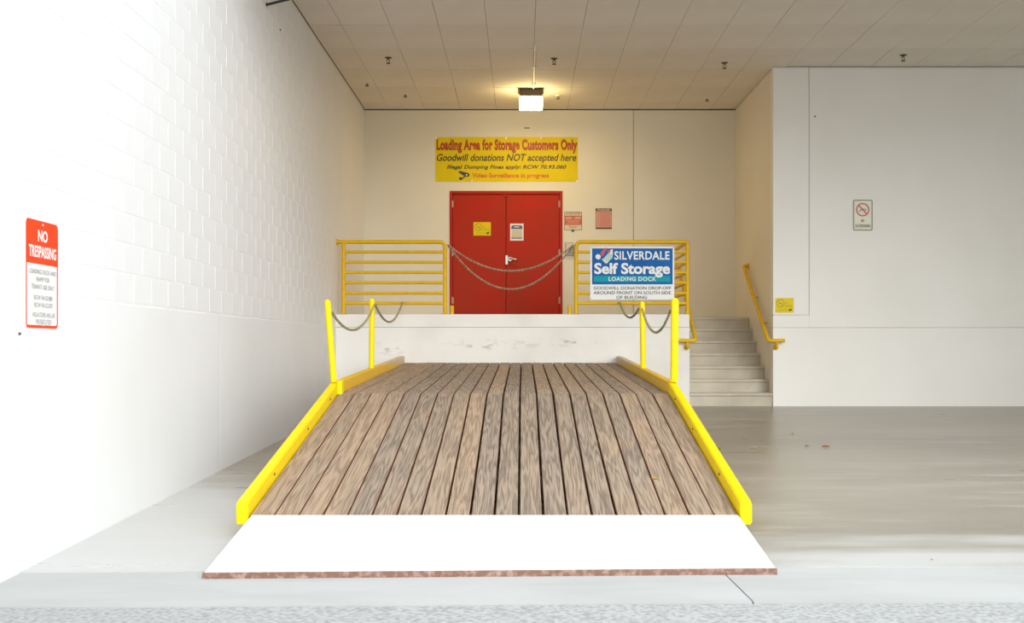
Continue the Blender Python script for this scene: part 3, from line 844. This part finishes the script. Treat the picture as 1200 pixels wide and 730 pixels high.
class Sign:
    """flat board; u to the right and v down, both 0..1 over the board's face."""
    def __init__(s, name, label, cat, tlc, right, up, w, h, m, thick=0.004, radius=0.0, parent_kind=None, group=None):
        s.tl, s.r, s.u, s.w, s.h = Vector(tlc), Vector(right).normalized(), Vector(up).normalized(), w, h
        s.n = s.r.cross(s.u)
        s.layer = 0
        c = s.tl + s.r * w / 2 - s.u * h / 2
        s.root = empty(name, c - s.u * h / 2, label, cat, group)
        s.thick = thick
        s.radius = radius
        s.face(s.round_pts(0, 0, 1, 1, radius), m, 'panel', d0=-thick, d1=0)
    def P(s, u, v, d=0.0):
        return s.tl + s.r * (u * s.w) - s.u * (v * s.h) + s.n * d
    def round_pts(s, u0, v0, u1, v1, rad, n=4):
        if rad <= 0: return [(u0, v0), (u1, v0), (u1, v1), (u0, v1)]
        ru, rv = rad / s.w, rad / s.h
        out = []
        for cx, cy, a0 in ((u1 - ru, v0 + rv, -90), (u1 - ru, v1 - rv, 0), (u0 + ru, v1 - rv, 90), (u0 + ru, v0 + rv, 180)):
            for k in range(n + 1):
                a = math.radians(a0 + 90 * k / n)
                out.append((cx + ru * math.cos(a), cy + rv * math.sin(a)))
        return out
    def nextd(s):
        s.layer += 1
        return 0.0006 * s.layer
    def face(s, pts, m, name, d0=None, d1=None):
        bm = bmesh.new()
        if d1 is None:
            d1 = s.nextd(); d0 = 0.0
        A = [bm.verts.new(s.P(u, v, d1)) for u, v in pts]
        B = [bm.verts.new(s.P(u, v, d0)) for u, v in pts]
        bm.faces.new(A); bm.faces.new(B[::-1])
        for i in range(len(pts)):
            j = (i + 1) % len(pts)
            bm.faces.new((A[i], A[j], B[j], B[i]))
        return finish(name, bm, m, s.root)
    def rect(s, u0, v0, u1, v1, m, name='band'):
        return s.face([(u0, v0), (u1, v0), (u1, v1), (u0, v1)], m, name)
    def disc(s, u, v, rad, m, name='symbol', n=20):
        return s.face([(u + rad / s.w * math.cos(2 * math.pi * k / n), v + rad / s.h * math.sin(2 * math.pi * k / n)) for k in range(n)], m, name)
    def ring(s, u, v, r0, r1, m, name='symbol', n=28, slash=False):
        d = s.nextd(); bm = bmesh.new()
        R = []
        for k in range(n):
            a = 2 * math.pi * k / n
            R.append([bm.verts.new(s.P(u + r / s.w * math.cos(a), v + r / s.h * math.sin(a), d)) for r in (r0, r1)])
        for k in range(n):
            a, b = R[k], R[(k + 1) % n]
            bm.faces.new((a[0], a[1], b[1], b[0]))
        if slash:
            t = (r1 - r0) * 0.5
            q = math.sqrt(0.5)
            P4 = []
            for du, dv in ((-q * r0 + q * t, -q * r0 - q * t), (q * r0 + q * t, q * r0 - q * t), (q * r0 - q * t, q * r0 + q * t), (-q * r0 - q * t, -q * r0 + q * t)):
                P4.append(bm.verts.new(s.P(u + du / s.w, v + dv / s.h, d + 0.0003)))
            bm.faces.new(P4)
        return finish(name, bm, m, s.root)
    def border(s, inset, width, m, rad):
        d = s.nextd(); bm = bmesh.new()
        iu, iv = inset / s.w, inset / s.h; wu, wv = width / s.w, width / s.h
        o = s.round_pts(iu, iv, 1 - iu, 1 - iv, rad); i = s.round_pts(iu + wu, iv + wv, 1 - iu - wu, 1 - iv - wv, max(rad - width, 0.004) if rad > 0 else 0)
        A = [bm.verts.new(s.P(u, v, d)) for u, v in o]; B = [bm.verts.new(s.P(u, v, d)) for u, v in i]
        for k in range(len(A)):
            j = (k + 1) % len(A)
            bm.faces.new((A[k], A[j], B[j], B[k]))
        return finish('border', bm, m, s.root)
    def text(s, body, u0, v0, u1, v1, m, shear=0.0, bold=0.0, space=1.0):
        vs, fs = text_mesh(body, shear, bold, space)
        xs = [v[0] for v in vs]; ys = [v[1] for v in vs]
        ax, bx, ay, by = min(xs), max(xs), min(ys), max(ys)
        d = s.nextd(); bm = bmesh.new()
        V = [bm.verts.new(s.P(u0 + (x - ax) / (bx - ax) * (u1 - u0), v1 - (y - ay) / (by - ay) * (v1 - v0), d)) for x, y, _ in vs]
        for f in fs:
            try: bm.faces.new([V[i] for i in f])
            except ValueError: pass
        for f in bm.faces: f.normal_update()
        o = finish('lettering', bm, m, s.root); o['kind'] = 'stuff'
        return o

def wall_sign(name, label, cat, px0, py0, px1, py1, Y, m, group=None, **kw):
    a, b = at(px0, py0, Y), at(px1, py1, Y)
    return Sign(name, label, cat, a, (1, 0, 0), (0, 0, 1), b.x - a.x, a.z - b.z, m, group=group, **kw)

def measured(s, x0, y0, x1, y1):
    """maps readings taken in an enlarged view of the sign to its u, v."""
    return lambda x, y: ((x - x0) / (x1 - x0), (y - y0) / (y1 - y0))
def T(s, M, body, x0, y0, x1, y1, m, **kw):
    u0, v0 = M(x0, y0); u1, v1 = M(x1, y1)
    s.text(body, u0, v0, u1, v1, m, **kw)

# banner over the doors
bn = wall_sign('wall_banner', 'long yellow banner with red headline on the wall over the red doors', 'banner', 510.2, 160.7, 677.2, 212.9, YB - 0.006, 'banner_yellow', thick=0.005)
M = measured(bn, 35, 38, 1148, 385)
T(bn, M, 'Loading Area for Storage Customers Only', 44, 55, 1144, 164, 'text_maroon', bold=0.05, space=1.05)
T(bn, M, 'Loading Area for Storage Customers Only', 46, 53, 1140, 160, 'text_red', bold=0.032, space=1.05)
T(bn, M, 'Goodwill donations NOT accepted here', 45, 168, 1136, 242, 'text_olive', shear=0.25, bold=0.022)
T(bn, M, 'Illegal Dumping Fines apply: RCW 70.93.060', 125, 254, 1058, 294, 'text_olive', shear=0.25, bold=0.03, space=1.05)
T(bn, M, 'Video Surveillance in progress', 322, 318, 922, 364, 'text_orange', bold=0.035, space=1.03)
for pts in ([(222, 300), (292, 318), (304, 330), (296, 346), (266, 346), (214, 312)], [(258, 344), (272, 348), (250, 362), (236, 374), (222, 368), (220, 350), (236, 350), (244, 356)]):
    bn.face([M(*p) for p in pts], 'text_dark', 'camera_symbol')
u, v = M(279, 332); bn.disc(u, v, 0.014, 'sign_white', 'lens_symbol')
for x, y in ((588, 46), (862, 44), (320, 380), (1140, 380), (42, 44)):
    u, v = M(x, y); bn.disc(u, v, 0.018, 'white_metal', 'grommet', 10)

# self storage sign on the railing
ss = wall_sign('storage_sign', 'large blue and white self storage sign fixed to the dock railing', 'sign', 691.6, 289.0, 790.2, 351.2, YR - 0.040, 'sign_white', thick=0.012)
M = measured(ss, 62, 82, 955, 645)
def R(s, M, x0, y0, x1, y1, m, name='band'):
    u0, v0 = M(x0, y0); u1, v1 = M(x1, y1); return s.rect(u0, v0, u1, v1, m, name)
R(ss, M, 82, 100, 938, 482, 'sign_blue', 'blue_field')
R(ss, M, 100, 392, 912, 456, 'sign_teal', 'teal_band')
T(ss, M, 'SILVERDALE', 318, 130, 905, 221, 'sign_white', bold=0.022, space=1.06)
T(ss, M, 'Self Storage', 106, 254, 910, 408, 'sign_white', bold=0.034)
T(ss, M, 'LOADING DOCK', 258, 402, 762, 446, 'sign_white', bold=0.015, space=1.12)
T(ss, M, 'GOODWILL DONATION DROP-OFF', 98, 505, 920, 538, 'text_dark', bold=0.01)
T(ss, M, 'AROUND FRONT ON SOUTH SIDE', 98, 555, 918, 588, 'text_dark', bold=0.01)
T(ss, M, 'OF BUILDING', 340, 603, 665, 637, 'text_dark', bold=0.01)
ss.face([M(*p) for p in ((208, 232), (285, 110), (302, 112), (300, 195), (238, 262), (180, 206))], 'sign_white', 'emblem')
ss.face([M(*p) for p in ((206, 205), (262, 140), (300, 176), (296, 206), (254, 240), (222, 236))], 'logo_mint', 'emblem')
ss.face([M(*p) for p in ((168, 150), (222, 92), (240, 108), (196, 188), (180, 176))], 'logo_red', 'emblem')
u, v = M(146, 190); ss.disc(u, v, 0.038, 'sign_white', 'emblem')
u, v = M(262, 132); ss.disc(u, v, 0.022, 'logo_red', 'emblem')
ss.face([M(*p) for p in ((184, 214), (206, 210), (240, 244), (224, 262))], 'sign_cream', 'emblem')
for x, y in ((76, 95), (942, 95), (76, 632), (942, 632)):
    u, v = M(x, y); ss.disc(u, v, 0.008, 'grey_box', 'bolt', 8)

# two matching no smoking notices
def smoking(name, label, a, w, h, yellow='banner_yellow'):
    s = Sign(name, label, 'notice', a, (1, 0, 0), (0, 0, 1), w, h, yellow, thick=0.002, group='yellow no smoking notices')
    s.ring(0.28, 0.36, 0.235 * h, 0.285 * h, 'text_gold', slash=True)
    s.rect(0.20, 0.34, 0.38, 0.40, 'text_gold', 'symbol')
    s.text('No', 0.55, 0.26, 0.68, 0.40, 'text_gold', bold=0.01)
    s.text('Smoking', 0.55, 0.46, 0.92, 0.64, 'text_gold', bold=0.01)
    s.rect(0.16, 0.79, 0.66, 0.81, 'text_gold', 'text_line')
    s.face([(0.72, 0.77), (0.92, 0.74), (0.90, 0.83), (0.80, 0.90), (0.74, 0.84)], 'text_olive', 'arrow_symbol')
    return s
a, b = at(554.9, 260.3, YB), at(575.2, 276.0, YB)
smoking('door_notice', 'yellow notice taped to the left red door', (a.x, YB + 0.0098, a.z), b.x - a.x, a.z - b.z)
a, b = at(908.5, 349.2, YF), at(930.0, 366.4, YF)
smoking('wall_notice', 'yellow notice on the right wall above the handrail end', (a.x, YF - 0.002, a.z), b.x - a.x, a.z - b.z)

# white paper on the right door leaf
wp = wall_sign('door_notice', 'white paper with blue header taped to the right red door', 'notice', 597.8, 262.0, 613.5, 282.0, YB + 0.0098, 'paper_white', thick=0.002)
wp.face([(0.08, 0.30), (0.10, 0.15), (0.20, 0.10), (0.80, 0.10), (0.90, 0.15), (0.92, 0.30), (0.90, 0.32), (0.10, 0.32)], 'paper_blue', 'header')
wp.rect(0.30, 0.17, 0.68, 0.22, 'paper_white', 'text_line')
wp.rect(0.12, 0.36, 0.88, 0.80, 'paper_buff', 'body_block')
wp.rect(0.10, 0.82, 0.90, 0.88, 'paper_blue', 'footer')

# notices right of the doors
n1 = wall_sign('wall_notice', 'red and tan notice on the wall just right of the red doors', 'notice', 661.4, 248.1, 682.0, 269.6, YB - 0.003, 'notice_tan', thick=0.003)
n1.border(0, 0.008, 'text_olive', 0)
n1.rect(0.02, 0.21, 0.98, 0.72, 'notice_red', 'red_band')
n1.text('ACCESS HOURS', 0.08, 0.05, 0.92, 0.16, 'text_olive', bold=0.01)
n1.text('6AM - 10PM', 0.08, 0.28, 0.92, 0.40, 'notice_tan', bold=0.03)
for v0, u0, u1 in ((0.46, 0.08, 0.90), (0.53, 0.22, 0.82), (0.60, 0.15, 0.85)):
    n1.rect(u0, v0, u1, v0 + 0.035, 'notice_pink', 'text_line')
for v0, u0, u1 in ((0.78, 0.2, 0.76), (0.86, 0.3, 0.7)):
    n1.rect(u0, v0, u1, v0 + 0.03, 'text_gold', 'text_line')
n1.rect(0.40, 1.0, 0.56, 1.09, 'text_dark', 'lower_tab')
n2 = wall_sign('wall_notice', 'pink notice headed PLEASE on the wall above the railing', 'notice', 697.9, 244.2, 716.9, 268.4, YB - 0.003, 'notice_pink', thick=0.003)
n2.border(0, 0.005, 'text_olive', 0)
n2.rect(0, 0, 1, 0.125, 'text_olive', 'header')
n2.text('PLEASE', 0.12, 0.025, 0.88, 0.105, 'notice_tan', bold=0.03, space=1.1)
n2.rect(0, 0.925, 1, 1, 'text_olive', 'footer')
for k in range(9):
    n2.rect(0.28, 0.19 + k * 0.08, 0.90, 0.205 + k * 0.08, 'notice_red', 'text_line')
for k in (0, 4, 6, 7):
    n2.rect(0.09, 0.19 + k * 0.085, 0.18, 0.215 + k * 0.085, 'text_gold', 'text_line')

# no skateboarding sign on the right wall
sk = wall_sign('prohibition_sign', 'small white sign with red crossed circle on the right wall', 'sign', 999.6, 234.0, 1022.7, 270.2, YF - 0.004, 'sign_cream', thick=0.004, radius=0.025)
sk.border(0.0, 0.017, 'sign_green_grey', 0.025)
M = measured(sk, 140, 132, 478, 660)
sk.face([M(*p) for p in ((238, 318), (372, 296), (376, 304), (242, 328))], 'sign_green_grey', 'skater_symbol')
sk.face([M(*p) for p in ((262, 312), (276, 282), (300, 270), (322, 284), (348, 288), (350, 298), (318, 300), (300, 292), (286, 296), (274, 318))], 'sign_green_grey', 'skater_symbol')
for x, y in ((258, 332), (358, 314)):
    u, v = M(x, y); sk.disc(u, v, 0.008, 'sign_green_grey', 'skater_symbol', 8)
u, v = M(306, 303); sk.ring(u, v, 0.079, 0.097, 'prohibit_red', slash=True)
T(sk, M, 'NO', 280, 466, 332, 512, 'text_dark', bold=0.01)
T(sk, M, 'SKATEBOARDING', 178, 552, 440, 604, 'text_dark', bold=0.0)

# no trespassing sign on the left wall
Y0, Y1 = 6.575, 7.030
nt_ = Sign('no_trespassing_sign', 'red and white no trespassing sign on the left wall', 'sign', (WL + 0.004, Y0, 1.560), (0, 1, 0), (0, 0, 1), Y1 - Y0, 0.600, 'sign_white', thick=0.004, radius=0.03)
nt_.border(0.0, 0.016, 'sign_red', 0.03)
nt_.face([(0.06, 0), (0.94, 0), (0.985, 0.02), (1, 0.05), (1, 0.405), (0, 0.405), (0, 0.05), (0.015, 0.02)], 'sign_red', 'red_field')
nt_.text('NO', 0.36, 0.085, 0.66, 0.195, 'sign_white', bold=0.03)
nt_.text('TRESPASSING', 0.08, 0.235, 0.93, 0.345, 'sign_white', bold=0.03)
for body, u0, u1, v0 in (('LOADING DOCK AND', 0.10, 0.92, 0.455), ('RAMP FOR', 0.31, 0.72, 0.525), ('TENANT USE ONLY', 0.15, 0.87, 0.595),
                         ('RCW 9A.52.080', 0.23, 0.80, 0.695), ('RCW 9A.52.070', 0.23, 0.80, 0.765), ('VIOLATORS WILL BE', 0.16, 0.88, 0.855), ('PROSECUTED', 0.28, 0.76, 0.92)):
    nt_.text(body, u0, v0, u1, v0 + 0.042, 'text_grey', bold=0.0)
for u, v in ((0.5, 0.035), (0.5, 0.975)):
    nt_.disc(u, v, 0.006, 'grey_box', 'screw', 8)

# ------------------------------------------------------------------ lamp, lit ceiling joint, ceiling fittings
LY = 18.93
lx = at(622.2, 110, LY).x
lf = empty('ceiling_light', (lx, LY + 0.18, ZC), 'lit square lamp with bronze housing on the ceiling above the banner', 'lamp')
lw = 0.178
mkbox('flange', 'bronze', lx - lw - 0.024, lx + lw + 0.024, LY - 0.02, LY + 2 * lw + 0.03, ZC - 0.016, ZC - 0.001, lf, 0.003)
mkbox('housing', 'bronze', lx - lw, lx + lw, LY, LY + 2 * lw, ZC - 0.125, ZC - 0.016, lf, 0.006)
mkbox('lens', 'lamp_lens', lx - lw - 0.004, lx + lw + 0.004, LY - 0.004, LY + 2 * lw + 0.004, ZC - 0.285, ZC - 0.126, lf, 0.012)
ld = bpy.data.lights.new('lamp_bulb', 'AREA')
ld.shape = 'SQUARE'; ld.size = 2 * lw - 0.03; ld.energy = LAMP_WATTS; ld.color = (1.0, 0.765, 0.32)
lo = bpy.data.objects.new('lamp_bulb', ld); COL.objects.link(lo)
lo.parent = lf; lo.location = (0, LY + lw - (LY + 0.18), -0.289)
cd = empty('lit_joint_strip', (0.163, 17.4, ZC), 'thin white strip standing for the ceiling joint lit by the lamp', 'lit_joint_strip')
mktube('pipe', 'white_metal', [(0.163, 16.2, ZC - 0.012), (0.163, LY - 0.02, ZC - 0.012)], 0.011, cd, 8)  # white tube stands in for the ceiling joint catching the lamp's light
for y in (16.4, 17.5, 18.6):
    mkbox('strip_strap', 'white_metal', 0.163 - 0.03, 0.163 + 0.03, y - 0.012, y + 0.012, ZC - 0.024, ZC - 0.001, cd)

def sprinkler(px, py, big, label):
    Y = (ZC - CZ - (0.05 if big else 0.03)) * F / (VY - py)
    x = (px - VX) * Y / F
    o = empty('sprinkler_head', (x, Y, ZC), label, 'sprinkler', 'ceiling sprinkler heads')
    finish('escutcheon', lathe(bmesh.new(), [(0.048, 0.0), (0.046, -0.008), (0.02, -0.016)], (x, Y, ZC)), 'white_metal' if not big else 'sprinkler_metal', o, smooth=True)
    d = 0.07 if big else 0.04
    bm = bmesh.new()
    tube(bm, [(x, Y, ZC - 0.012), (x, Y, ZC - 0.03)], 0.014, 8)
    for s in (-1, 1):
        tube(bm, [(x + s * 0.012, Y, ZC - 0.025), (x + s * 0.02, Y, ZC - 0.012 - d * 0.55), (x + s * 0.004, Y, ZC - 0.012 - d)], 0.005, 6)
    finish('frame_arms', bm, 'sprinkler_metal', o)
    finish('deflector', lathe(bmesh.new(), [(0.03, -0.012 - d), (0.032, -0.016 - d), (0.01, -0.02 - d)], (x, Y, ZC), 12), 'sprinkler_metal', o)
for px, py, big, lab in (
        (455, 71.6, True, 'sprinkler head on the left part of the ceiling nearer the camera'),
        (430, 99, False, 'small sprinkler head tucked beside the left wall'),
        (475, 112, False, 'sprinkler head at the back of the ceiling, left of the banner'),
        (649.4, 72.6, True, 'sprinkler head in front of the lamp, beside the lit joint strip'),
        (654, 114, False, 'sprinkler head just right of the lamp'),
        (849, 77.5, True, 'sprinkler head just before the stair recess corner'),
        (828.5, 117, False, 'sprinkler head above the stairs near the back wall'),
        (1058.5, 68.6, True, 'sprinkler head above the right wall, rightmost of all')):
    sprinkler(px, py, big, lab)

# black arm on the left wall
yb_ = 12.75
br = empty('wall_bracket', (WL, yb_, 4.46), 'black bracket arm reaching out from the top of the left wall', 'bracket')
mkbox('wall_plate', 'black_metal', WL, WL + 0.012, yb_ - 0.02, yb_ + 0.02, 4.45, 4.482, br, 0.003)
mktube('arm', 'black_metal', [(WL + 0.006, yb_, 4.465), (WL + 0.26, yb_, 4.527), (WL + 0.42, yb_, 4.60)], 0.014, br, 10)
bm = bmesh.new(); tube(bm, [(WL + 0.36, yb_ - 0.13, 4.64), (WL + 0.40, yb_ + 0.02, 4.64), (WL + 0.43, yb_ + 0.16, 4.64)], 0.05, 14)
finish('housing', bm, 'black_metal', br, smooth=True)

# electrical box beside the doors
a, b = at(662.3, 284.0, YB), at(672.0, 299.6, YB)
eb = empty('electrical_box', ((a.x + b.x) / 2, YB, b.z), 'small grey electrical box on the wall right of the door handle side', 'electrical box')
mkbox('back_box', 'grey_box', a.x, b.x, YB - 0.05, YB - 0.001, b.z, a.z, eb, 0.004)
mkbox('cover', 'grey_cover', a.x + 0.02, b.x - 0.016, YB - 0.064, YB - 0.05, b.z + 0.02, a.z - 0.02, eb, 0.004)
mkbox('flip_lid', 'sign_green_grey', a.x + 0.055, b.x - 0.035, YB - 0.070, YB - 0.062, b.z + 0.03, a.z - 0.09, eb, 0.002)

# small wall anchors left behind on the walls
def anchor(name, c, n, label, m='joint_dark', r=0.014, group='old anchors in the walls'):
    c = Vector(c); n = Vector(n)
    o = finish(name, tube(bmesh.new(), [c - n * 0.004, c + n * 0.008, c + n * 0.011], r, 8), m)
    tag(o, label, 'anchor', group)
def left_pt(px, py):
    Y = WL * F / (px - VX); return (WL, Y, CZ + (VY - py) * Y / F)
anchor('wall_anchor', left_pt(22, 391), (1, 0, 0), 'dark bolt in the left wall below the no trespassing sign', r=0.007)
anchor('wall_anchor', left_pt(328, 35), (1, 0, 0), 'dark bolt in the left wall under the black bracket arm', r=0.010)
c = at(617.5, 150, YB); tag(mkbox('wall_anchor', 'joint_dark', c.x - 0.045, c.x + 0.045, YB - 0.006, YB + 0.003, c.z - 0.008, c.z + 0.008, None, 0.002), 'dark slot in the back wall between lamp and banner', 'anchor', 'old anchors in the walls')
c = at(955, 136.5, YF); anchor('wall_anchor', (c.x, YF, c.z), (0, -1, 0), 'dark bolt high beside the right wall joint', r=0.012)

# ------------------------------------------------------------------ leaf litter
def leaf(px, py, m, label, size=0.05, on_ramp=False):
    if on_ramp:
        Y = W_[0]
        for _ in range(60):
            Y = (CZ - deck_z(Y)) * F / (py - VY) * 0.5 + Y * 0.5
        x = (px - VX) * Y / F; z0 = deck_z(Y)
    else:
        Y = 12.0
        for _ in range(60):
            Y = (CZ - zfloor((px - VX) * Y / F, Y)) * F / (py - VY)
        x = (px - VX) * Y / F; z0 = zfloor(x, Y)
    bm = bmesh.new()
    a = random.uniform(0, 6.28)
    R2 = Matrix.Rotation(a, 3, 'Z')
    out = [(-1, 0, .10), (-.55, .38, .32), (0, .5, .38), (.55, .36, .30), (1, 0, .12), (.55, -.36, .26), (0, -.5, .34), (-.55, -.38, .30)]
    top = [bm.verts.new(Vector((x, Y, z0 + 0.004)) + R2 @ (Vector(p) * size / 2)) for p in out]
    mid = bm.verts.new(Vector((x, Y, z0 + 0.004)))
    for k in range(8): bm.faces.new((top[k], top[(k + 1) % 8], mid))
    o = finish('fallen_leaf', bm, m)
    so = o.modifiers.new('thickness', 'SOLIDIFY'); so.thickness = 0.0015
    tag(o, label, 'leaf', 'fallen leaves')
leaf(929, 509, 'leaf_yellow', 'yellow fallen leaf on the floor, nearest the right wall', 0.07)
leaf(968, 524, 'leaf_brown', 'brown fallen leaf on the floor, farthest right of the group', 0.09)
leaf(945.5, 523, 'leaf_brown', 'small brown fallen leaf beside the larger brown leaf', 0.05)
leaf(897.5, 525.5, 'leaf_yellow', 'pale yellow fallen leaf on the dark floor below the stairs', 0.05)
leaf(882, 525.5, 'leaf_yellow', 'yellow fallen leaf between the stairs and the ramp curb', 0.055)
leaf(841.5, 527.5, 'leaf_green', 'green yellow leaf lying against the right ramp curb', 0.10)
leaf(1092, 657, 'leaf_brown', 'brown fallen leaf near the front edge of the floor', 0.03)
leaf(767, 562, 'leaf_yellow', 'yellow fallen leaf lying on the ramp planks', 0.05, True)
